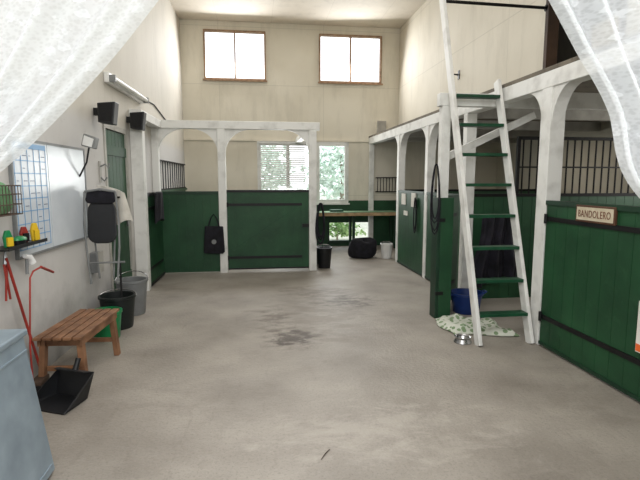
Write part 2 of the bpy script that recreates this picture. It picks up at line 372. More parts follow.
# boards with V-grooves: full-depth core plus proud faces, so no light passes between them
def boards_x(bm, x0, x1, y0, y1, z0, z1, w=.135, g=.0025):
    n = max(1, round((x1-x0)/w)); s = (x1-x0)/n; e = .006
    box(bm, x0, x1, y0+e, y1-e, z0, z1)
    for i in range(n):
        box(bm, x0+i*s+g, x0+(i+1)*s-g, y0, y0+e, z0, z1); box(bm, x0+i*s+g, x0+(i+1)*s-g, y1-e, y1, z0, z1)
def boards_y(bm, x0, x1, y0, y1, z0, z1, w=.135, g=.0025):
    n = max(1, round((y1-y0)/w)); s = (y1-y0)/n; e = .006
    box(bm, x0+e, x1-e, y0, y1, z0, z1)
    for i in range(n):
        box(bm, x0, x0+e, y0+i*s+g, y0+(i+1)*s-g, z0, z1); box(bm, x1-e, x1, y0+i*s+g, y0+(i+1)*s-g, z0, z1)
SY = 8.4
sf = thing('arched_stall_frame', 'white arched wooden frame across the front of the box with the low back window', 'stall frame', (-.3, SY, 0))
pxs = [-1.66, -.57, .98]; hw = .065
for i, x in enumerate(pxs):
    lk('post', lambda b: box(b, x-hw, x+hw, SY-.06, SY+.06, 0, 2.45), M_white, sf, bev=.006)
    for s in (-1, 1):
        if (i == 0 and s == -1) or (i == 2 and s == 1): continue
        lk('arch_bracket', lambda b: prism(b, bracket(.44, .40), (x+s*hw, SY, 2.45), (s, 0, 0), (0, 0, 1), .05), M_white, sf)
lk('header', lambda b: box(b, -1.725, 1.10, SY-.06, SY+.06, 2.45, 2.58), M_white, sf, bev=.006)
lk('side_header', lambda b: box(b, .93, 1.05, SY+.06, DB-.08, 2.46, 2.56), M_white, sf)
fp = thing('fixed_stall_panel', 'green vertical board panel left of the wide hinged door under the arches', 'stall panel', (-1.1, SY, 0))
lk('boards', lambda b: boards_x(b, -1.59, -.64, SY-.02, SY+.02, .02, 1.36), M_green, fp)
lk('top_rail', lambda b: box(b, -1.59, -.64, SY-.035, SY+.035, 1.36, 1.41), M_dgreen, fp)
d = thing('stall_door', 'wide green board door under the middle white arch with a diagonal brace', 'stall door', (.2, SY-.01, 0))
x0, x1, y, zt = -.50, .91, SY-.01, 1.43
lk('boards', lambda b: boards_x(b, x0, x1, y-.02, y+.02, .05, zt-.04), M_green, d)
lk('top_rail', lambda b: box(b, x0, x1, y-.032, y+.032, zt-.04, zt), M_black, d)
lk('bottom_rail', lambda b: box(b, x0, x1, y-.032, y-.02, .05, .075), M_black, d)
for z in (.26, 1.18):
    lk('strap_hinge', lambda b: (box(b, x0, x1-.12, y-.03, y-.02, z-.022, z+.022), tube(b, [(x0+.01, y-.036, z-.04), (x0+.01, y-.036, z+.04)], .014)), M_black, d)
lk('latch', lambda b: box(b, x1-.12, x1, y-.045, y-.02, .78, .84), M_black, d)
lk('brace', lambda b: beam(b, (x0+.12, y-.027, .34), (x1-.15, y-.027, 1.10), .012, .1, side=(0, 1, 0)), M_green, d)
pw = thing('stall_partition', 'low green partition running back from the arches beside the back aisle', 'stall partition', (.99, 10, 0))
lk('boards', lambda b: boards_y(b, .97, 1.01, SY+.07, DB-.08, .02, 1.36), M_green, pw)
lk('top_rail', lambda b: box(b, .955, 1.025, SY+.07, DB-.08, 1.36, 1.41), M_dgreen, pw)
gr = thing('bar_grille', 'black bar grille above the green boards on the left inside the arched box', 'bar grille', (LX(10)+.04, 10, 1.42))
y = 8.8
while y < 11.3: p = LX(y)+.025; lk('bar', lambda b: tube(b, [(p, y, 1.445), (p, y, 1.93)], .009, 6), M_grate, gr); y += .22
for z in (1.42, 1.93): lk('rail', lambda b: lbox(b, 8.7, 11.35, .01, .04, z, z+.025), M_grate, gr)
g0 = on_y(377, 178, DB-.06); g1 = on_y(396, 192, DB-.06)
g2 = thing('bar_grille', 'small black bar grille above the far right end of the work table', 'bar grille', ((g0.x+g1.x)/2, DB-.05, g1.z))
n = 7
for i in range(n): x = g0.x+.02+(g1.x-g0.x-.04)*i/(n-1); lk('bar', lambda b: tube(b, [(x, DB-.05, g1.z+.02), (x, DB-.05, g0.z)], .009, 6), M_grate, g2)
for z in (g1.z, g0.z): lk('rail', lambda b: box(b, g0.x-.02, g1.x+.02, DB-.07, DB-.001, z, z+.02), M_grate, g2)
lf = thing('door_post_frame', 'white post and lintel on the left wall just before the arches', 'stall frame', (LX(7.15)+.1, 7.15, 0))
lk('post', lambda b: lbox(b, 7.08, 7.22, .002, .17, 0, 2.45), M_white, lf, bev=.006)
lk('header', lambda b: lbox(b, 7.08, SY-.07, .002, .17, 2.45, 2.57), M_white, lf, bev=.006)
lk('arch_bracket', lambda b: prism(b, bracket(.36), (LX(7.22)+.12, 7.22, 2.45), (LK, 1, 0), (0, 0, 1), .05), M_white, lf)
sd = thing('stall_door', 'green board door standing along the left wall with black rails top and bottom', 'stall door', (LX(7.8)+.12, 7.8, 0))
def _b(b):
    y = 7.24
    while y < 8.2: lbox(b, y+.002, y+.128, .10, .14, .06, 1.36); y += .13
lk('boards', _b, M_green, sd)
lk('top_rail', lambda b: lbox(b, 7.24, 8.3, .09, .15, 1.36, 1.41), M_black, sd)
lk('bottom_rail', lambda b: lbox(b, 7.24, 8.3, .09, .15, .02, .06), M_black, sd)
for z in (.28, 1.18): lk('strap_hinge', lambda b: lbox(b, 7.23, 8.2, .141, .15, z-.02, z+.02), M_black, sd)
def drape(name, label, cat, c, w, d, h, m, seed=0, along='y', rump=0):
    rnd = random.Random(seed); ph = [rnd.uniform(0, 6) for _ in range(6)]
    def fn(u, v):
        a = 2*PI*u
        ww = w/2*(1-.25*(1-v))*(1+.12*math.sin(3*a+ph[0])); dd = d/2*(1+.25*math.sin(5*a+ph[1]+2*v))
        q = 1+rump*(math.sin(9*v+ph[4]+2*a)*.5+math.sin(7*a+5*v+ph[5])*.5)
        ww *= q; dd *= q
        if v < .03: ww *= .5; dd *= .5
        p = Vector((math.cos(a)*dd, math.sin(a)*ww, h*(1-v) + .03*math.sin(a*2+ph[2])*v))
        if along == 'x': p = Vector((p.y, p.x, p.z))
        return Vector(c)+p
    bm = bm_new(); grid(bm, fn, 48, 24); bmesh.ops.remove_doubles(bm, verts=bm.verts, dist=.0005)
    bmesh.ops.holes_fill(bm, edges=bm.edges, sides=100)
    o = link(name, bm, m, smooth=True); tag(o, label, cat); return o
drape('saddle_cloth', 'dark folded saddle cloth over the green door by the left wall', 'saddle cloth', (LX(7.75)+.22, 7.7, .98), .5, .09, .44, M_blackc, 3)
bg = thing('tote_bag', 'black tote bag with a pale print hanging on the arch post', 'bag', (-.62, SY-.1, .6))
p0 = on_y(203, 224, SY-.1); p1 = on_y(225, 253, SY-.1)
bm = bm_new(); prism(bm, [(0, .02), (.03, 0), (p1.x-p0.x-.04, -.01), (p1.x-p0.x, .02), (p1.x-p0.x-.02, .46), (.03, .47)], (p0.x, SY-.1, p1.z), (1, 0, 0), (0, 0, 1), .06); link('body', bm, M_blackc, bg, bev=.015)
cx = (p0.x+p1.x)/2
for y in (SY-.13, SY-.07): lk('strap', lambda b: tube(b, [(cx-.09, y, p1.z+.46), (cx-.05, y, p1.z+.60), (cx, SY-.1, p1.z+.67), (cx+.05, y, p1.z+.60), (cx+.09, y, p1.z+.46)], .008, 6), M_blackc, bg)
bm = bm_new(); lathe(bm, [(.04, 0), (.04, .003)], (0, 0, 0), 20); bm.transform(Matrix.Translation((cx, SY-.131, p1.z+.2)) @ Matrix.Rotation(R(90), 4, 'X')); link('print', bm, M_grey, bg)
def rope_loop(name, label, cat, c, w, h, m, r=.009, strands=3, seed=1, group=None, axis=(1, 0, 0)):
    rnd = random.Random(seed); bm = bm_new(); A = Vector(axis)
    for s in range(strands):
        ww = w*rnd.uniform(.7, 1); hh = h*rnd.uniform(.75, 1); pts = []
        for i in range(17):
            a = 2*PI*i/16
            pts.append(Vector(c) + A*(ww/2*math.sin(a)*(1-.3*math.cos(a))) + Vector((0, 0, -hh/2 + hh/2*math.cos(a))) + Vector((-.006, -.012, 0))*s)
        tube(bm, pts, r, 6, cap=False)
    o = link(name, bm, m, smooth=True); return tag(o, label, cat, group)
rope_loop('horse_halter', 'black halter hanging on the right end post of the arches', 'halter', (1.12, SY-.08, 1.2), .15, .75, M_blackc, r=.014, strands=4, seed=4)
# ------------------------------------------------------------------ right side frame
rf = thing('arched_post_row', 'long white post row with arched brackets carrying the loft along the right', 'stall frame', (2.78, 6, 0))
X0, X1 = PX, PX+.15
posts = [1.3, 4.29, 6.05, 7.47, 9.03]
for y in posts:
    w = .08 if y == 4.29 else .06
    lk('post', lambda b: box(b, X0, X1 if w == .08 else X1-.02, y-w, y+w, 0, 2.45), M_white, rf, bev=.006)
    for s in (-1, 1):
        if y == 6.05: continue
        rr = .34 if y > 5 else .26
        lk('arch_bracket', lambda b: prism(b, bracket(rr, .36), (X0+.075, y+s*w, 2.45), (0, s, 0), (0, 0, 1), .12), M_white, rf)
lk('post', lambda b: box(b, X0, X1-.04, DB-.15, DB-.045, 0, 2.45), M_white, rf, bev=.006)
lk('beam', lambda b: box(b, X0, X1, .96, DB-.01, 2.45, 2.60), M_white, rf, bev=.006)
lo = thing('loft_floor', 'loft floor of old boards on joists above the right hand boxes', 'loft', (4.4, 6, 2.45))
lk('floor_boards', lambda b: boards_y(b, X0, XO-.01, .97, DB-.01, 2.60, 2.638, .2), M_deck, lo)
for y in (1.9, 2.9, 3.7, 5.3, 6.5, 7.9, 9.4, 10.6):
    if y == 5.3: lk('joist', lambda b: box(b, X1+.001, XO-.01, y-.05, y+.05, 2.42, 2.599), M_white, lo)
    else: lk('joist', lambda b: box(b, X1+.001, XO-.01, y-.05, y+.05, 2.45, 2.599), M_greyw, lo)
ga = thing('ladder_gantry', 'white post and short beam standing out in front of the loft for the ladder', 'post', (2.13, 5.3, 0))
lk('post', lambda b: box(b, 2.07, 2.17, 5.25, 5.35, 0, 2.42), M_white, ga, bev=.005)
lk('beam', lambda b: box(b, 2.04, X0-.002, 5.25, 5.35, 2.42, 2.56), M_white, ga, bev=.005)
q0 = on_y(462, 158, 5.36); q1 = on_y(536, 112, 5.36)
lk('brace', lambda b: beam(b, (2.17, 5.40, q0.z), (q1.x, 5.40, q1.z-.03), .06, .08), M_white, ga)
od = thing('stall_door', 'narrow green board door standing open on the ladder post', 'stall door', (2.1, 5.4, 0))
A = Vector((2.10, 5.40, 0)); B = Vector((2.62, 6.02, 0)); D = (B-A); n = 6; nrm = Vector((D.y, -D.x, 0)).normalized()
bm = bm_new()
for i in range(n):
    a = A + D*(i/n+.001); b = A + D*((i+1)/n-.001); nv = nrm*.02
    hexa(bm, [a-nv+Vector((0, 0, .04)), b-nv+Vector((0, 0, .04)), b+nv+Vector((0, 0, .04)), a+nv+Vector((0, 0, .04)), a-nv+Vector((0, 0, 1.38)), b-nv+Vector((0, 0, 1.38)), b+nv+Vector((0, 0, 1.38)), a+nv+Vector((0, 0, 1.38))])
link('boards', bm, M_green, od)
for z in (.28, 1.16): lk('strap_hinge', lambda b: beam(b, A+nrm*.026+Vector((0, 0, z)), A+D*.85+nrm*.026+Vector((0, 0, z)), .01, .045), M_black, od)
lk('top_rail', lambda b: beam(b, A+Vector((0, 0, 1.395)), B+Vector((0, 0, 1.395)), .06, .03), M_dgreen, od)
cl = thing('post_guard', 'dark green board guard around the foot of the ladder post', 'post guard', (2.12, 5.22, 0))
lk('side_board', lambda b: box(b, 2.03, 2.068, 5.20, 5.37, 0, 1.40), M_dgreen, cl, bev=.004)
lk('front_board', lambda b: box(b, 2.07, 2.22, 5.20, 5.245, 0, 1.40), M_green, cl, bev=.004)
for z in (.3, 1.15): lk('iron_band', lambda b: box(b, 2.025, 2.12, 5.19, 5.199, z-.02, z+.02), M_black, cl)
def partition(y, label, x0=PX+.15, x1=XO-.01, xb0=None, bars=True):
    p = thing('stall_partition', label, 'stall partition', ((x0+x1)/2, y, 0))
    lk('boards', lambda b: boards_x(b, x0, x1, y-.02, y+.02, .0, 1.38), M_green, p)
    lk('cap_rail', lambda b: box(b, x0, x1, y-.03, y+.03, 1.38, 1.42), M_grate, p)
    if not bars: return
    xb = xb0 or x0
    x = xb+.06
    while x < x1: lk('bar', lambda b: tube(b, [(x, y, 1.421), (x, y, 2.129)], .012, 6), M_grate, p); x += .105
    lk('end_stile', lambda b: box(b, xb-.03, xb+.01, y-.02, y+.02, 1.421, 2.17), M_grate, p)
    for z0_, z1_, t in ((2.13, 2.17, .025), (1.76, 1.78, .014)): lk('rail', lambda b: box(b, xb+.011, x1, y-t, y+t, z0_, z1_), M_grate, p)
partition(6.05, 'green partition with black bars right behind the ladder, closest to the door', xb0=3.46)
partition(9.03, 'plain low green partition deep behind the boxes on the right', bars=False)
def front_y(name, label, y0, y1, hinges=True, zt=1.41, x=PX+.03):
    d = thing(name, label, 'stall door' if hinges else 'stall panel', (x, (y0+y1)/2, 0))
    lk('boards', lambda b: boards_y(b, x-.02, x+.02, y0, y1, .05, zt-.04, .15, .0018), M_green, d)
    lk('top_rail', lambda b: box(b, x-.035, x+.035, y0, y1, zt-.04, zt), M_dgreen, d)
    lk('bottom_rail', lambda b: box(b, x-.03, x+.03, y0, y1, .02, .05), M_dgreen, d)
    if hinges:
        for z in (.30, 1.24):
            lk('strap_hinge', lambda b: (box(b, x-.032, x-.02, y0+.1, y1, z-.02, z+.02), tube(b, [(x-.04, y1-.02, z-.045), (x-.04, y1-.02, z+.045)], .015)), M_black, d)
    return d
fd = front_y('stall_door', 'large green board door at the right edge with a name board on it', 1.9, 4.20)
q0 = on_x(577, 213, PX); q1 = on_x(617, 214, PX)
yc = (q0.y+q1.y)/2; hwid = abs(q0.y-q1.y)/2; zc = 1.325
sg = lk('name_plate', lambda b: box(b, PX-.012, PX+.008, yc-hwid, yc+hwid, zc-.07, zc+.07), M_signb, fd, bev=.004); sg['label'] = 'pale wooden name board with brown letters'
lk('plate_face', lambda b: box(b, PX-.016, PX-.012, yc-hwid+.018, yc+hwid-.018, zc-.053, zc+.053), M_sign, sg)
mt = Matrix.Translation((PX-.018, yc, zc)) @ Matrix(((0, 0, -1, 0), (-1, 0, 0, 0), (0, 1, 0, 0), (0, 0, 0, 1)))
bt = text_bm('BANDOLERO', .058, .001)
xs = [v.co.x for v in bt.verts]; ys = [v.co.y for v in bt.verts]
k = (hwid*2-.085)/(max(xs)-min(xs)); ky = .058/(max(ys)-min(ys))
bt.transform(mt @ Matrix.Diagonal((k, ky, 1, 1)) @ Matrix.Translation((-(max(xs)+min(xs))/2, -(max(ys)+min(ys))/2, 0)))
link('lettering', bt, M_signt, sg)
nt_ = thing('feed_note', 'white hanging sheet with an orange strip on the big green door', 'note', (PX-.02, 3.0, .5))
a = on_x(637, 300, PX-.036); b_ = on_x(637, 352, PX-.036); yy = a.y-.02
lk('sheet', lambda b: box(b, PX-.036, PX-.010, yy-.10, yy, b_.z, a.z), M_paper, nt_)
lk('printed_strip', lambda b: box(b, PX-.0385, PX-.036, yy-.095, yy-.004, b_.z+.008, b_.z+.06), M_orange, nt_)
front_y('stall_panel', 'green board front between the second and third far white posts', 7.54, 8.96, False)
front_y('stall_panel', 'short green board front just beyond the open ladder door', 6.12, 7.40, False)
for i, (px, py, w, h) in enumerate(((404, 199, .22, .2), (414, 200, .22, .24), (406, 213, .2, .08))):
    a = on_x(px, py, PX+.005)
    o = lk('paper_notice', lambda b: box(b, PX-.010, PX+.009, a.y-w/2, a.y+w/2, a.z-h/2, a.z+h/2), M_paper); tag(o, ('white paper notice pinned furthest along the far green stall front', 'larger white paper notice pinned closest on the far green stall front', 'low narrow paper strip under the notices on the far green front')[i], 'notice', 'paper notices on the green front')
rope_loop('lead_rope', 'black lead ropes looped on the white ladder post above the open green door', 'rope', (2.00, 5.20, 1.78), .10, .80, M_blackc, r=.008, strands=4, seed=2, axis=(.9, -.4, 0))
rope_loop('horse_halter', 'black halter hanging on the far green stall front below the notices', 'halter', (PX-.02, 7.9, 1.3), .16, .62, M_blackc, strands=3, seed=9, axis=(0, 1, 0))
# ------------------------------------------------------------------ ladder
ld = thing('loft_ladder', 'white wooden ladder with green steps leaning up to the loft', 'ladder', (2.39, 4.3, 0))
sl = .85/2.52
def lp(x, z): return Vector((x, 4.26+sl*z, z))
sv = (1, 0, 0)
lk('rail', lambda b: beam(b, lp(2.12, .0), lp(2.12, 3.66), .038, .10, side=sv), M_white, ld, bev=.004)
lk('rail', lambda b: beam(b, lp(2.655, .0), lp(2.655, 2.68), .038, .10, side=sv), M_white, ld, bev=.004)
for k in range(8):
    z = .285+.316*k; c = lp(2.3875, z)
    lk('step', lambda b: box(b, 2.14, 2.635, c.y-.065, c.y+.05, z-.016, z+.016), M_green2, ld, bev=.003)
t = lp(2.12, 3.58)
gl = thing('grab_rail', 'black grab rail from ladder top to the upper wall', 'grab rail', (2.8, t.y, 3.6))
lk('bar', lambda b: tube(b, [(t.x+.02, t.y, 3.6), (XR-.021, t.y+.05, 3.6)], .018, 10), M_black, gl)
lk('wall_flange', lambda b: tube(b, [(XR-.02, t.y+.05, 3.6), (XR-.002, t.y+.05, 3.6)], .04, 12), M_black, gl)
lh = thing('loft_hatch_frame', 'brown wooden frame around the dark opening into the loft', 'hatch frame', (XR, 4.9, 2.64))
M_hatch = mat('dark_hatch_wood', (56, 44, 36), (80, 62, 50), rough=.7)
for y in (HU[1]-.06, HU[0]+.001): lk('jamb', lambda b: box(b, XR-.02, XR+.12, y, y+.059, 2.64, 4.04), M_hatch, lh)
lk('lintel', lambda b: box(b, XR-.02, XR+.12, HU[0]+.001, HU[1]-.001, 4.041, 4.099), M_hatch, lh)
for i in range(4):
    x = 3.9+.55*(i % 2); z = 2.64+.38*(i//2); o = lk('hay_bale', lambda b: box(b, x, x+.5, 4.5, 5.4, z, z+.37), M_hay, bev=.04)
    tag(o, ('hay bale at floor level nearest the loft opening', 'hay bale at floor level behind the first inside the loft', 'upper hay bale nearest the loft opening', 'upper hay bale at the back inside the loft')[i], 'hay bale', 'hay bales in the loft')
a = on_x(459, 78, XR)
hk = thing('wall_hook', 'black iron hook on the upper right wall beyond the ladder', 'hook', (XR, a.y, a.z))
lk('prong', lambda b: tube(b, [(XR-.012, a.y, a.z+.05), (XR-.12, a.y, a.z+.06), (XR-.13, a.y, a.z-.04), (XR-.09, a.y, a.z-.09)], .014, 8), M_black, hk, smooth=True)
lk('plate', lambda b: box(b, XR-.012, XR, a.y-.03, a.y+.03, a.z-.02, a.z+.12), M_black, hk)
a = on_y(380, 128, DB)
jb = thing('junction_box', 'small cream box high on the back wall near the right corner', 'box', (a.x, DB, a.z-.14))
lk('housing', lambda b: box(b, a.x-.1, a.x+.1, DB-.14, DB-.001, a.z-.14, a.z+.14), M_back, jb, bev=.01)
lk('lid', lambda b: box(b, a.x-.11, a.x+.11, DB-.16, DB-.141, a.z-.15, a.z+.15), M_greyw, jb, bev=.005)
# ------------------------------------------------------------------ things in the open box
def rugf(u, v):
    wtop, wbot = .40, .66
    w = wtop+(wbot-wtop)*(v**.7)
    x = 3.12+(u-.5)*w+.03*math.sin(6*v+3*u)
    fold = .055*math.sin(u*19+2.2*v)+.03*math.sin(u*41+5*v)
    y = 5.90-.05*math.sin(PI*min(1, v*1.1))+fold*(.35+.65*v)
    z = 1.10-.84*v+.05*math.sin(u*PI)*(1-v)-.06*math.sin(5*u+1)*v
    return Vector((x, y, z))
bm = bm_new(); grid(bm, rugf, 80, 40); o = link('horse_rug', bm, M_rug, smooth=True, solid=.014); tag(o, 'near-black horse rug hanging in folds on the green partition behind the ladder', 'horse rug')
def bucket(name, label, c, r, h, m, taper=.8, handle=None, cat='bucket', wall=.012, mh=None):
    b = thing(name, label, cat, c)
    bm = bm_new(); lathe(bm, [(r*taper*.96, 0), (r*taper, .01), (r*.985, h-.03), (r*1.05, h-.025), (r*1.05, h), (r-wall, h), (r*taper-wall, .02), (0, .02)], c); link('tub', bm, m, b, smooth=True)
    if handle:
        bm = bm_new(); C0 = Vector(c); pts = []
        for i in range(13):
            a = PI*i/12; pts.append(C0+Vector((math.cos(a)*r*1.06, math.sin(a)*r*.9*math.cos(handle), h-.015+math.sin(a)*r*.9*math.sin(handle))))
        tube(bm, pts, .006, 6); link('bail', bm, mh or M_steel, b, smooth=True)
    return b
tb = bucket('feed_tub', 'blue plastic tub on the floor behind the ladder', (2.52, 5.44, 0), .19, .25, M_blue, .8, None, cat='tub')
for s in (-1, 1):
    lk('handle', lambda b: tube(b, [(2.52+s*.19, 5.40, .22), (2.52+s*.24, 5.41, .25), (2.52+s*.24, 5.47, .25), (2.52+s*.19, 5.48, .22)], .012, 8), M_blue, tb, smooth=True)
def sack(name, label, c, w, d, h, m, seed, cat, sq=.55):
    rn = random.Random(seed); p = [rn.uniform(0, 6) for _ in range(5)]
    def fn(u, v):
        a = 2*PI*u; t = v*PI; rr = math.sin(t)**sq
        k = 1+.09*math.sin(3*a+p[0]+2*v)+.06*math.sin(7*a+p[1])*math.sin(5*v+p[2])
        return Vector(c)+Vector((math.cos(a)*w/2*rr*k, math.sin(a)*d/2*rr*k, h*(1-math.cos(t))/2*(1+.12*math.sin(2*a+p[3]))))
    bm = bm_new(); grid(bm, fn, 28, 16); bmesh.ops.remove_doubles(bm, verts=bm.verts, dist=.001)
    o = link(name, bm, m, smooth=True); return tag(o, label, cat)
def bfn(u, v):
    x = 1.99+.64*u; y = 4.56+.56*v
    e = min(u, 1-u, v, 1-v)
    x += .03*math.sin(7*v+1); y += .03*math.sin(5*u+.5)-.10*u+.02
    h = .030+.035*(math.sin(6*u+3*v)*math.sin(5*v-3*u+1))**2 + .02*(math.sin(13*u-7*v)**2)
    return Vector((x, y, h*min(1, e*9)+.010))
bm = bm_new(); grid(bm, bfn, 52, 48); o = link('blanket', bm, M_blanket, smooth=True, solid=.012); tag(o, 'folded white blanket with green pattern on the floor under the ladder', 'blanket')
bc = on_z(461, 340)
bm = bm_new(); lathe(bm, [(.085, 0), (.088, .005), (.068, .05), (.08, .062), (.083, .058), (.078, .05), (.06, .015), (0, .013)], (bc.x-.01, bc.y-.06, 0)); o = link('pet_bowl', bm, M_steel, smooth=True); tag(o, 'small round steel bowl on the floor by the ladder foot', 'bowl')
# ------------------------------------------------------------------ far aisle
tbz = thing('work_table', 'long green-topped table with a light wood edge against the back wall', 'table', (2.2, 11.1, 0))
tz = on_y(360, 212, 10.85).z
lk('tabletop', lambda b: box(b, 1.08, 3.30, 10.8, 11.34, tz-.012, tz), M_tgreen, tbz)
lk('apron', lambda b: box(b, 1.08, 3.30, 10.80, 10.83, tz-.085, tz-.013), M_table, tbz)
for x in (1.14, 2.2, 3.2):
    for y in (10.87, 11.27): lk('leg', lambda b: box(b, x, x+.06, y, y+.06, 0, tz-.013), M_dgreen, tbz)
a = on_z(364, 259)
sack('feed_sack', 'low bulging black sack on the floor before the work table', (a.x, a.y+.15, 0), .58, .36, .38, M_blackc, 2, 'sack', .25)
bucket('muck_bucket', 'black bucket on the floor against the end post of the arches', (1.22, 8.62, 0), .14, .38, M_blackp, .8, .4)
bucket('feed_bucket', 'small grey bucket just behind the black one at the arch end post', (1.18, 9.1, 0), .12, .32, M_grey, .8, None)
a = on_z(387, 259)
bucket('water_bucket', 'pale white bucket on the floor beside the black sack', (a.x+.02, a.y+.12, 0), .12, .30, M_glassw, .82, .5)
o = lk('folded_cloth', lambda b: box(b, 1.7, 2.0, 10.95, 11.2, tz+.001, tz+.05), M_green2, bev=.015); tag(o, 'folded green cloth lying on the work table', 'cloth')
# ------------------------------------------------------------------ left wall things
fl = thing('strip_light', 'long white fluorescent strip light fixed high on the left wall', 'light', (LX(6.9)+.06, 6.9, 2.72))
lk('casing', lambda b: lbox(b, 6.1, 7.75, .001, .06, 2.74, 2.86), M_glassw, fl, bev=.01)
lk('diffuser_tube', lambda b: tube(b, [(LX(6.15)+.10, 6.15, 2.79), (LX(7.7)+.10, 7.7, 2.79)], .028, 12), M_white, fl, smooth=True)
for y in (6.11, 7.7): lk('end_cap', lambda b: lbox(b, y, y+.04, .06, .13, 2.75, 2.83), M_grey, fl)
pts = [(LX(7.76)+.012, 7.76, 2.84), (LX(8.6)+.012, 8.6, 2.86), (LX(9.6)+.012, 9.6, 2.7), (LX(10.6)+.012, 10.6, 2.66)]
o = lk('cable', lambda b: tube(b, pts, .010, 8), M_cord, smooth=True); tag(o, 'dark cable running along the left wall from the strip light', 'cable')
def speaker(px, py, label, s):
    a = on_l(px, py, .15); y = a.y; x = LX(y)
    t = thing('wall_speaker', label, 'speaker', (x+.18, y, a.z-.14), 0, 'black speakers on the left wall')
    lk('cabinet', lambda b: prism(b, [(0, 0), (.2*s, -.02), (.24*s, .28*s), (0, .26*s)], (x+.06, y, a.z-.12), (1, 0, 0), (0, 0, 1), .2*s), M_blackp, t, bev=.01)
    lk('grille', lambda b: prism(b, [(.02, .02), (.18*s, .005), (.21*s, .26*s), (.02, .24*s)], (x+.06, y-.1*s-.003, a.z-.12), (1, 0, 0), (0, 0, 1), .006), M_mdark, t)
    lk('bracket', lambda b: box(b, x+.005, x+.065, y-.03, y+.03, a.z-.04, a.z+.04), M_black, t)
speaker(108, 112, 'black box speaker above the green door on its near side', .80)
speaker(138, 120, 'black box speaker beyond the green door beside the white post', .80)
wb = thing('whiteboard', 'large white writing board on the left wall beside the planner', 'whiteboard', (LX(4.9), 4.9, 1.02))
lk('surface', lambda b: lbox(b, 4.455, 5.28, .002, .020, 1.02, 1.90), M_board, wb)
bm = bm_new(); lbox(bm, 4.45, 5.30, .002, .026, 1.0, 1.02); lbox(bm, 4.45, 5.30, .002, .026, 1.90, 1.92); lbox(bm, 5.28, 5.30, .002, .026, 1.02, 1.90); link('frame', bm, M_grey, wb)
pl = thing('wall_planner', 'white weekly planner with a blue grid on the left wall', 'planner', (LX(4.2), 4.2, 1.02))
lk('surface', lambda b: lbox(b, 3.86, 4.445, .002, .02, 1.02, 1.90), M_board, pl)
bm = bm_new(); lbox(bm, 3.84, 3.86, .002, .026, 1.0, 1.92); lbox(bm, 3.86, 4.448, .002, .026, 1.0, 1.02); lbox(bm, 3.86, 4.448, .002, .026, 1.9, 1.92); link('frame', bm, M_grey, pl)
bm = bm_new()
for i in range(9): z = 1.06+i*.098; lbox(bm, 3.88, 4.41, .0205, .0225, z, z+.007)
for i in range(6): y = 3.88+i*.104; lbox(bm, y, y+.006, .0225, .0245, 1.06, 1.85)
lbox(bm, 3.88, 4.41, .0205, .0235, 1.845, 1.885)
link('grid_lines', bm, M_bluel, pl)
rn = random.Random(3)
for i in range(5):
    for j in range(8):
        if rn.random() < .6:
            y = 3.90+i*.104; z = 1.10+j*.098; w_ = .03+rn.random()*.05
            lk('pen_mark', lambda b: lbox(b, y+.01, y+w_, .0205, .0222, z, z+.006), M_ink, pl)
a = on_l(89, 142, .14)
sp = thing('flood_lamp', 'small white flood lamp tilted down from a bracket above the whiteboard', 'lamp', (a.x, a.y, a.z-.1))
lk('housing', lambda b: prism(b, [(-.06, -.04), (.055, -.07), (.085, .04), (-.03, .08)], (a.x, a.y, a.z), (1, 0, 0), (0, 0, 1), .12), M_grey, sp, bev=.010)
lk('glass', lambda b: prism(b, [(-.045, -.03), (.04, -.055), (.065, .025), (-.022, .06)], (a.x, a.y-.063, a.z), (1, 0, 0), (0, 0, 1), .008), M_glassw, sp)
lk('bracket', lambda b: tube(b, [(a.x, a.y, a.z-.04), (a.x-.04, a.y+.02, a.z-.2), (LX(a.y)+.02, a.y+.03, a.z-.34)], .009, 8), M_black, sp, smooth=True)
a = on_l(105, 172, .06); x = LX(a.y)
bk = thing('bridle_hook', 'small pale bridle hook on the wall left of the green door', 'hook', (LX(a.y), a.y, a.z-.1))
lk('plate', lambda b: lbox(b, a.y-.03, a.y+.03, .001, .015, a.z-.12, a.z+.12), M_greyw, bk)
lk('prong', lambda b: tube(b, [(x+.01, a.y, a.z+.06), (x+.07, a.y, a.z+.09), (x+.10, a.y, a.z+.04), (x+.11, a.y, a.z+.1)], .010, 8), M_grey, bk, smooth=True)
lk('prong', lambda b: tube(b, [(x+.01, a.y, a.z-.06), (x+.05, a.y, a.z-.1), (x+.08, a.y, a.z-.06)], .010, 8), M_grey, bk, smooth=True)
# folded chair hung on the wall
a = on_l(102, 218, .20); yc_ = a.y; xc = a.x; zc_ = a.z
fc = thing('folding_chair', 'folded black chair with grey tube frame hung on the left wall beside the green door', 'chair', (xc, yc_, .45))
def rr(w, h, r, n=5, top=1.0):
    p = []
    for cx_, cy_, a0 in ((w/2-r, -h/2+r, -90), (w/2*top-r, h/2-r, 0), (-w/2*top+r, h/2-r, 90), (-w/2+r, -h/2+r, 180)):
        for i in range(n+1): q = R(a0+90*i/n); p.append((cx_+r*math.cos(q), cy_+r*math.sin(q)))
    return p
lk('seat', lambda b: prism(b, rr(.29, .44, .10, top=.95), (xc, yc_, zc_-.04), (1, 0, 0), (0, .12, 1), .026), M_blackp, fc, bev=.008)
lk('backrest', lambda b: prism(b, rr(.29, .13, .04, top=.94), (xc, yc_-.010, zc_+.215), (1, 0, 0), (0, .12, 1), .022), M_blackc, fc, bev=.006)
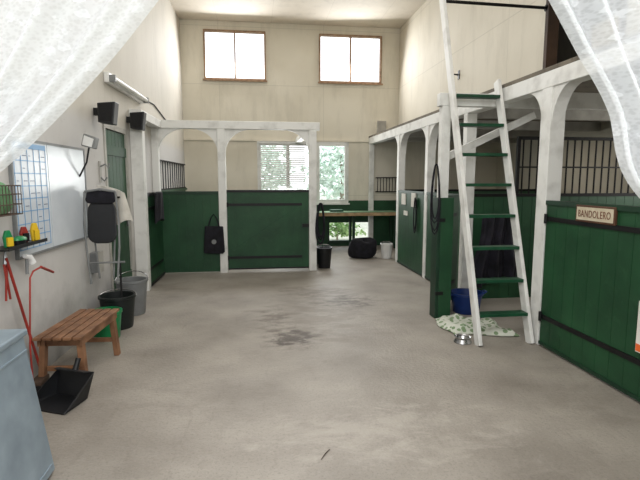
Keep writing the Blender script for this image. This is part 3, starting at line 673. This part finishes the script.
for s in (-1, 1):
    lk('leg', lambda b: tube(b, [(xc+s*.150, yc_-.02, zc_+.27), (xc+s*.168, yc_-.02, zc_-.05), (xc+s*.162, yc_-.02, zc_-.3), (xc+s*.13, yc_-.04, zc_-.68)], .011, 8), M_grey, fc, smooth=True)
    lk('leg', lambda b: tube(b, [(xc+s*.12, yc_+.05, zc_+.05), (xc+s*.07, yc_+.05, zc_-.64)], .010, 8), M_grey, fc, smooth=True)
lk('stretcher', lambda b: tube(b, [(xc-.14, yc_-.032, zc_-.46), (xc+.14, yc_-.032, zc_-.46)], .009, 8), M_grey, fc)
lk('top_bar', lambda b: tube(b, [(xc-.15, yc_-.02, zc_+.27), (xc, yc_-.02, zc_+.295), (xc+.15, yc_-.02, zc_+.27)], .012, 8), M_grey, fc, smooth=True)
lk('hanging_peg', lambda b: tube(b, [(LX(yc_)+.005, yc_+.06, zc_+.19), (xc+.17, yc_+.06, zc_+.21)], .01, 8), M_black, fc)
def tw(u, v):
    x = xc-.06+.27*u+.07*v*u; y = yc_+.095+.012*math.sin(12*u+2*v)
    z = zc_+.335-.02*u-.06*u*u-(.36+.06*math.sin(5*u))*v
    return Vector((x, y, z))
bm = bm_new(); grid(bm, tw, 24, 20); o = link('towel', bm, M_whitec, smooth=True, solid=.014); tag(o, 'pale towel hanging over the back of the folded black chair', 'towel')
fk = thing('stable_fork', 'thin fork standing in the dark tub below the folded chair', 'fork', (-1.5, 5.38, .03))
lk('shaft', lambda b: tube(b, [(-1.46, 5.30, .03), (-1.47, 5.36, .72)], .010, 8), M_black, fk, smooth=True)
lk('grip', lambda b: tube(b, [(-1.52, 5.36, .72), (-1.42, 5.36, .72)], .012, 8), M_grey, fk)
bucket('rubber_tub', 'large black rubber tub on the floor beyond the bench', (-1.52, 5.36, 0), .185, .36, M_dtub, .82, .25, cat='tub')
bucket('grey_bucket', 'low grey bucket behind the black rubber tub', (-1.50, 5.90, 0), .18, .42, M_grey, .8, .6)
bucket('green_bucket', 'bright green bucket between the bench and the black tub', (-1.53, 4.98, 0), .15, .29, M_lgreen, .82, None)
a = on_l(98, 262, .06)
cr = thing('socket_box', 'small grey box on the wall above the green bucket', 'box', (LX(a.y)+.06, a.y, a.z-.12))
lk('housing', lambda b: lbox(b, a.y-.07, a.y+.07, .001, .08, a.z-.11, a.z+.11), M_grey, cr, bev=.006)
lk('lid', lambda b: lbox(b, a.y-.075, a.y+.075, .081, .095, a.z-.115, a.z+.115), M_greyw, cr, bev=.004)
# bench
bn = thing('slatted_bench', 'small brown slatted wooden bench by the left wall', 'bench', (-1.48, 4.14, 0), R(-4))
L, Wd, H = .84, .37, .42
ns = 5
for i in range(ns):
    w = Wd/ns; x = -Wd/2+i*w; lk('slat', lambda b: box(b, x+.007, x+w-.007, -L/2, L/2, H-.022, H), M_bench, bn, bev=.004, local=True)
for sx in (-1, 1):
    lk('side_rail', lambda b: box(b, sx*(Wd/2-.03)-.01, sx*(Wd/2-.03)+.01, -L/2+.04, L/2-.04, H-.08, H-.0225), M_bench, bn, bev=.003, local=True)
    for sy in (-1, 1):
        cx, cy = sx*(Wd/2-.035), sy*(L/2-.09); bm = bm_new()
        s = [(cx-.022, cy-.03), (cx+.022, cy-.03), (cx+.022, cy+.03), (cx-.022, cy+.03)]
        hexa(bm, [(x+sx*.012, y+sy*.02, 0) for x, y in s]+[(x-sx*.015, y, H-.023) for x, y in s]); link('leg', bm, M_bench, bn, bev=.004, local=True)
for sy in (-1, 1):
    lk('end_rail', lambda b: box(b, -Wd/2+.04, Wd/2-.04, sy*(L/2-.09)-.012, sy*(L/2-.09)+.012, H-.09, H-.03), M_bench, bn, bev=.003, local=True)
    lk('stretcher', lambda b: box(b, -Wd/2+.06, Wd/2-.06, sy*(L/2-.085)-.01, sy*(L/2-.085)+.01, .13, .17), M_bench, bn, bev=.003, local=True)
# dust pan
dp = thing('dust_pan', 'black plastic stable dustpan lying on the floor before the bench', 'dustpan', (-1.42, 3.52, 0), R(-24))
def tray(b):
    fw2, bw, Ld, ht = .165, .14, .30, .19
    yf, yb = -Ld/2, Ld/2
    fl_ = [b.verts.new(p) for p in ((-fw2, yf, .006), (fw2, yf, .006), (bw, yb-.06, .012), (-bw, yb-.06, .012))]
    tp = [b.verts.new(p) for p in ((-fw2-.012, yf+.03, .03), (fw2+.012, yf+.03, .03), (bw+.02, yb, ht), (-bw-.02, yb, ht))]
    b.faces.new(fl_)
    b.faces.new((fl_[1], fl_[2], tp[2], tp[1])); b.faces.new((fl_[2], fl_[3], tp[3], tp[2])); b.faces.new((fl_[3], fl_[0], tp[0], tp[3]))
    h1 = b.verts.new((bw-.01, yb-.07, ht+.02)); h2 = b.verts.new((-bw+.01, yb-.07, ht+.02))
    b.faces.new((tp[2], tp[3], h2, h1))
lk('pan', tray, M_blackp, dp, solid=.009, local=True)
lk('socket', lambda b: tube(b, [(0, .14, .19), (0, .16, .23), (0, .18, .27)], [.024, .02, .02], 10), M_blackp, dp, smooth=True, local=True)
# tin chest
tn = thing('feed_chest', 'grey galvanised metal feed chest in the near left corner', 'chest', (-1.5, 2.33, 0))
x0, x1, y0, y1 = -1.80, -1.22, 1.95, 2.62
lk('body', lambda b: hexa(b, [(x0, y0-.05, .02), (x1+.10, y0-.05, .02), (x1+.10, y1+.02, .02), (x0, y1+.02, .02), (x0, y0, .79), (x1, y0, .79), (x1, y1, .79), (x0, y1, .79)]), M_tin, tn, bev=.01)
lk('lid', lambda b: box(b, x0-.012, x1+.014, y0-.012, y1+.014, .791, .825), M_tin, tn, bev=.008)
for z, dx in ((.06, .096), (.71, .012)): lk('seam', lambda b: box(b, x1+dx-.004, x1+dx+.003, y0+.01, y1-.01, z, z+.010), M_tin, tn)
for x in (x0+.04, x1+.04):
    for y in (y0+.04, y1-.04): lk('foot', lambda b: lathe(b, [(.025, 0), (.025, .02)], (x, y, 0), 12), M_black, tn)
# shelf
a = on_l(15, 247, .12); zs = a.z
sh = thing('grooming_shelf', 'narrow black metal shelf under the wire basket on the left wall', 'shelf', (LX(3.75)+.08, 3.75, zs-.1))
lk('tray', lambda b: (lbox(b, 3.45, 4.02, .001, .16, zs-.01, zs), lbox(b, 3.45, 4.02, .155, .16, zs, zs+.015)), M_black, sh)
for y in (3.5, 3.95): lk('bracket', lambda b: lbox(b, y-.008, y+.008, .001, .012, zs-.12, zs-.011), M_black, sh)
def brush(y, off, z, m1, m2, label, up_=False, l=.15):
    t = thing('grooming_brush', label, 'brush', (LX(y)+off, y, z), R(10), 'brushes on the grooming shelf')
    if up_:
        lk('back', lambda b: prism(b, [(-.025, 0), (.025, 0), (.032, l*.6), (.015, l), (-.015, l), (-.032, l*.6)], (LX(y)+off, y, z), (.5, .86, 0), (0, 0, 1), .025), m1, t, bev=.006)
        lk('bristles', lambda b: prism(b, [(-.02, .01), (.02, .01), (.02, l*.6), (-.02, l*.6)], (LX(y)+off+.02, y-.012, z), (.5, .86, 0), (0, 0, 1), .018), m2, t)
    else:
        lk('back', lambda b: lathe(b, [(.03, .03), (.07, .035), (.065, .05), (.03, .062), (.005, .064)], (LX(y)+off, y, z), 20, .6, 1), m1, t, smooth=True)
        lk('bristles', lambda b: lathe(b, [(.058, .0), (.062, .034)], (LX(y)+off, y, z), 20, .6, 1), m2, t, smooth=True)
zs += .001
brush(3.95, .1, zs, M_yellow, M_yellow, 'yellow upright grooming brush on the black wall shelf', True, .14)
brush(3.85, .07, zs, M_red, M_black, 'red upright brush behind the yellow one on the wall shelf', True, .12)
brush(3.74, .09, zs, M_lgreen, M_black, 'oval green brush lying on the wall shelf', False)
brush(3.58, .09, zs, M_lgreen, M_yellow, 'green brush with yellow bristles nearest on the wall shelf', True, .12)
a = on_l(8, 200, .1)
wbk = thing('wire_basket', 'brown wire basket of cloths hung on the wall above the brushes', 'basket', (LX(a.y)+.07, a.y, a.z-.12))
bm = bm_new(); y0, y1 = a.y-.28, a.y+.08
for z in (-.1, -.03, .04, .1):
    o1 = [(LX(y0)+.01, y0, a.z+z), (LX(y0)+.15, y0, a.z+z), (LX(y1)+.15, y1, a.z+z), (LX(y1)+.01, y1, a.z+z)]
    for p, q in zip(o1, o1[1:]+o1[:1]): tube(bm, [p, q], .004, 6)
y = y0
while y <= y1+.001:
    tube(bm, [(LX(y)+.01, y, a.z-.1), (LX(y)+.15, y, a.z-.1), (LX(y)+.15, y, a.z+.1)], .003, 6); y += .04
link('wire_frame', bm, M_hatch, wbk)
sack('green_cloth', 'bundled green cloth inside the wire basket', (LX(a.y)+.08, a.y-.1, a.z-.095), .11, .3, .2, mat('faded_green_cloth', (80, 124, 84), (120, 160, 120), rough=.9), 6, 'cloth')
b0 = on_l(34, 348, .12); b1 = on_l(6, 258, .06)
dd = Vector(b0)-Vector(b1); foot = Vector(b0)+dd*((0.06-b0.z)/dd.z)
rt_ = thing('stable_broom', 'red shafted broom leaning on the left wall behind the feed chest', 'broom', (foot.x, foot.y, 0))
lk('shaft', lambda b: tube(b, [foot, b1], .010, 10), M_red, rt_, smooth=True)
lk('broom_head', lambda b: box(b, foot.x-.045, foot.x+.04, foot.y-.14, foot.y+.02, .06, .1), M_hatch, rt_, bev=.01)
lk('bristles', lambda b: box(b, foot.x-.04, foot.x+.035, foot.y-.135, foot.y+.015, .0, .06), M_blackp, rt_)
h0 = on_l(30, 345, .3); h1 = on_l(30, 278, .3); h2 = on_l(53, 272, .3)
rk = thing('push_handle', 'thin red bent handle standing behind the feed chest near the bench', 'handle', (h0.x, h0.y, 0))
m_ = Vector((h1.x, h1.y, h1.z))
pts = [Vector((h0.x, h0.y, 0.0)), Vector((h0.x, h0.y, h0.z)), m_, m_+Vector((.01, .03, .04)), m_+Vector((.04, .08, .06)), Vector((h2.x, h2.y, h2.z))]
lk('rod', lambda b: tube(b, pts[:5], .006, 8), M_red, rk, smooth=True)
lk('grip', lambda b: tube(b, pts[4:], .010, 8), M_red, rk, smooth=True)
a = on_l(5, 278, .04)
ht = thing('hanging_shears', 'red handled shears hanging at the left edge below the shelf', 'shears', (a.x, a.y, a.z-.15))
for s in (-1, 1): lk('handle', lambda b: tube(b, [a+Vector((.01, s*.02, .10)), a+Vector((.01, s*.004, 0)), a+Vector((.01, s*.03, -.16))], .008, 8), M_red, ht, smooth=True)
lk('blades', lambda b: tube(b, [a+Vector((.01, 0, .10)), a+Vector((.01, .01, .19))], [.018, .008], 8), M_steel, ht)
a = on_l(27, 262, .1)
nz = thing('spray_nozzle', 'white spray nozzle hanging beside the red broom shaft', 'spray nozzle', (a.x, a.y, a.z-.08))
lk('head', lambda b: tube(b, [a+Vector((0, -.03, .05)), a+Vector((0, .04, .03)), a+Vector((.01, .06, -.02))], [.016, .026, .03], 12), M_glassw, nz, smooth=True)
lk('grip', lambda b: tube(b, [a+Vector((0, 0, .03)), a+Vector((.0, -.01, -.09))], .012, 8), M_grey, nz, smooth=True)
a = on_z(325, 455)
o = lk('straw', lambda b: tube(b, [a+Vector((-.03, -.05, .004)), a+Vector((0, 0, .006)), a+Vector((.035, .05, .004))], [.002, .003, .002], 6), M_hatch); tag(o, 'dark straw lying on the concrete in the foreground', 'straw')
# ------------------------------------------------------------------ lace curtains
def interp(pts, v):
    n = len(pts)-1; t = v*n; i = min(int(t), n-1); f = t-i
    P = [Vector(pts[max(i-1, 0)]), Vector(pts[i]), Vector(pts[i+1]), Vector(pts[min(i+2, n)])]
    return .5*((2*P[1])+(P[2]-P[0])*f+(2*P[0]-5*P[1]+4*P[2]-P[3])*f*f+(3*P[1]-P[0]-3*P[2]+P[3])*f**3)
def curtain(label, inner, outer, folds, seed):
    rn = random.Random(seed); ph = rn.uniform(0, 6)
    bm = bm_new(); uvl = bm.loops.layers.uv.new('UVMap')
    def fn(u, v):
        a = interp(inner, v); b = interp(outer, v); p = b.lerp(a, u)
        amp = .030*(.5+.5*(1-v))
        y = 1.16 + amp*math.sin(u*folds*2*PI+ph+.5*v) + amp*.4*math.sin(u*folds*4.3*PI+1.2*v)
        return Vector((p.x, y, p.y))
    grid(bm, fn, 200, 90, uvl)
    o = link('lace_curtain', bm, M_lace); tag(o, label, 'curtain', 'lace curtains in the entrance')
    for p in o.data.polygons: p.use_smooth = True
li = [(.12, 2.48), (-.06, 2.2), (-.22, 1.99), (-.336, 1.85), (-.47, 1.71), (-.58, 1.61), (-.93, 1.32), (-.95, 1.0), (-.9, .5)]
lo_ = [(-1.0, 2.48), (-1.01, 2.3), (-1.02, 2.1), (-1.02, 1.9), (-1.02, 1.7), (-1.02, 1.5), (-1.02, 1.28), (-1.03, 1.0), (-1.04, .5)]
curtain('white lace curtain swept to the left side of the entrance', li, lo_, 6, 1)
ri = [(.36, 2.48), (.56, 2.25), (.715, 2.04), (.80, 1.92), (.90, 1.78), (.995, 1.57), (1.38, 1.28), (1.40, 1.0), (1.34, .5)]
ro = [(1.44, 2.48), (1.45, 2.3), (1.46, 2.1), (1.46, 1.9), (1.46, 1.7), (1.46, 1.5), (1.46, 1.25), (1.47, 1.0), (1.47, .5)]
curtain('white lace curtain swept to the right side of the entrance', ri, ro, 7, 2)
cr_ = thing('curtain_rod', 'steel curtain rod over the entrance opening', 'curtain rod', (.2, 1.15, 2.5))
lk('rod', lambda b: tube(b, [(-1.15, 1.15, 2.5), (1.6, 1.15, 2.5)], .014, 10), M_steel, cr_)
for x in (-1.15, 1.56): lk('bracket', lambda b: box(b, x, x+.04, .951, 1.16, 2.48, 2.52), M_steel, cr_)
# ------------------------------------------------------------------ trees outside
def tree(x, y, h, s, label):
    t = thing('tree', label, 'tree', (x, y, -.14), 0, 'trees outside the back windows')
    lk('trunk', lambda b: tube(b, [(x, y, -.14), (x+.1, y, h*.4), (x, y, h*.75)], [.12, .09, .04], 8), M_bark, t, smooth=True)
    rn = random.Random(s); bm = bm_new()
    for i in range(1500):
        d = Vector((rn.gauss(0, 1), rn.gauss(0, 1), rn.gauss(0, 1))).normalized()*rn.uniform(.4, 1)
        p = Vector((x+d.x*1.5, y+d.y*1.0, h*.55+d.z*h*.45)); a = Vector((rn.uniform(-1, 1), rn.uniform(-1, 1), rn.uniform(-1, 1))).normalized()*.13; b = a.cross(Vector((rn.uniform(-1, 1), rn.uniform(-1, 1), 1))).normalized()*.07
        bm.faces.new([bm.verts.new(p-a), bm.verts.new(p+b), bm.verts.new(p+a), bm.verts.new(p-b)])
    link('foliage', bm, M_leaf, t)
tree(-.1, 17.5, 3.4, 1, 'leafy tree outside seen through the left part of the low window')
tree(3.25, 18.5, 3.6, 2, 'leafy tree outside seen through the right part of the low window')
sb = thing('garden_shrub', 'low green shrub outside seen through the opening under the table', 'shrub', (2.3, 13.6, -.14))
rn = random.Random(5); bm = bm_new()
for i in range(500):
    d_ = Vector((rn.gauss(0, 1), rn.gauss(0, 1), abs(rn.gauss(0, 1)))).normalized()*rn.uniform(.4, 1)
    p = Vector((2.3+d_.x*.9, 13.6+d_.y*.4, .0+d_.z*.6)); a = Vector((rn.uniform(-1, 1), rn.uniform(-1, 1), rn.uniform(-1, 1))).normalized()*.07; b = a.cross(Vector((rn.uniform(-1, 1), rn.uniform(-1, 1), 1))).normalized()*.04
    bm.faces.new([bm.verts.new(p-a), bm.verts.new(p+b), bm.verts.new(p+a), bm.verts.new(p-b)])
link('foliage', bm, M_shrub, sb)
lk('stem', lambda b: tube(b, [(2.3, 13.6, -.14), (2.3, 13.6, .35)], [.03, .015], 8), M_bark, sb)
# ------------------------------------------------------------------ light
w = bpy.data.worlds.new('world'); sc.world = w; w.use_nodes = True
nt = w.node_tree; bg_ = nt.nodes['Background']
bg_.inputs[0].default_value = (.93, .96, 1, 1); bg_.inputs[1].default_value = 2.4
def area(name, loc, rot, sx, sy, e, col=(1, 1, 1)):
    l = bpy.data.lights.new(name, 'AREA'); l.shape = 'RECTANGLE'; l.size = sx; l.size_y = sy; l.energy = e; l.color = col
    o = bpy.data.objects.new(name, l); C.objects.link(o); o.location = loc; o.rotation_euler = rot; return o
area('doorway_daylight', (.2, 1.3, 3.0), (R(62), 0, 0), 2.6, .9, 85, (1, .99, .98))
area('upper_window_light', ((W1[0]+W1[1])/2, DB-.1, (W1[2]+W1[3])/2), (R(-65), 0, 0), 1.3, 1.0, 75, (.99, .99, 1))
area('upper_window_light', ((W2[0]+W2[1])/2, DB-.1, (W2[2]+W2[3])/2), (R(-65), 0, R(-10)), 1.3, 1.0, 65, (.99, .99, 1))
area('low_window_light', ((W3[0]+W3[1])/2, DB-.12, (W3[2]+W3[3])/2), (R(-80), 0, 0), 1.7, .9, 38, (.98, 1, .98))
area('side_fill', (XO-.05, 5.15, 1.8), (0, R(90), 0), .9, 1.4, 26, (1, .96, .9))  # added fill lamp just inside the unseen opening in the right wall
area('far_box_fill', (4.6, 8.0, 2.40), (0, 0, 0), 1.6, 1.6, 9, (1, .90, .76))  # unseen warm lamp, added to brighten the boxes under the loft
area('bounce_fill', (.6, 5.6, HC-.05), (0, 0, 0), 2.6, 6.0, 108, (1, .985, .96))  # added overhead lamp imitating bounced light; no real fitting there
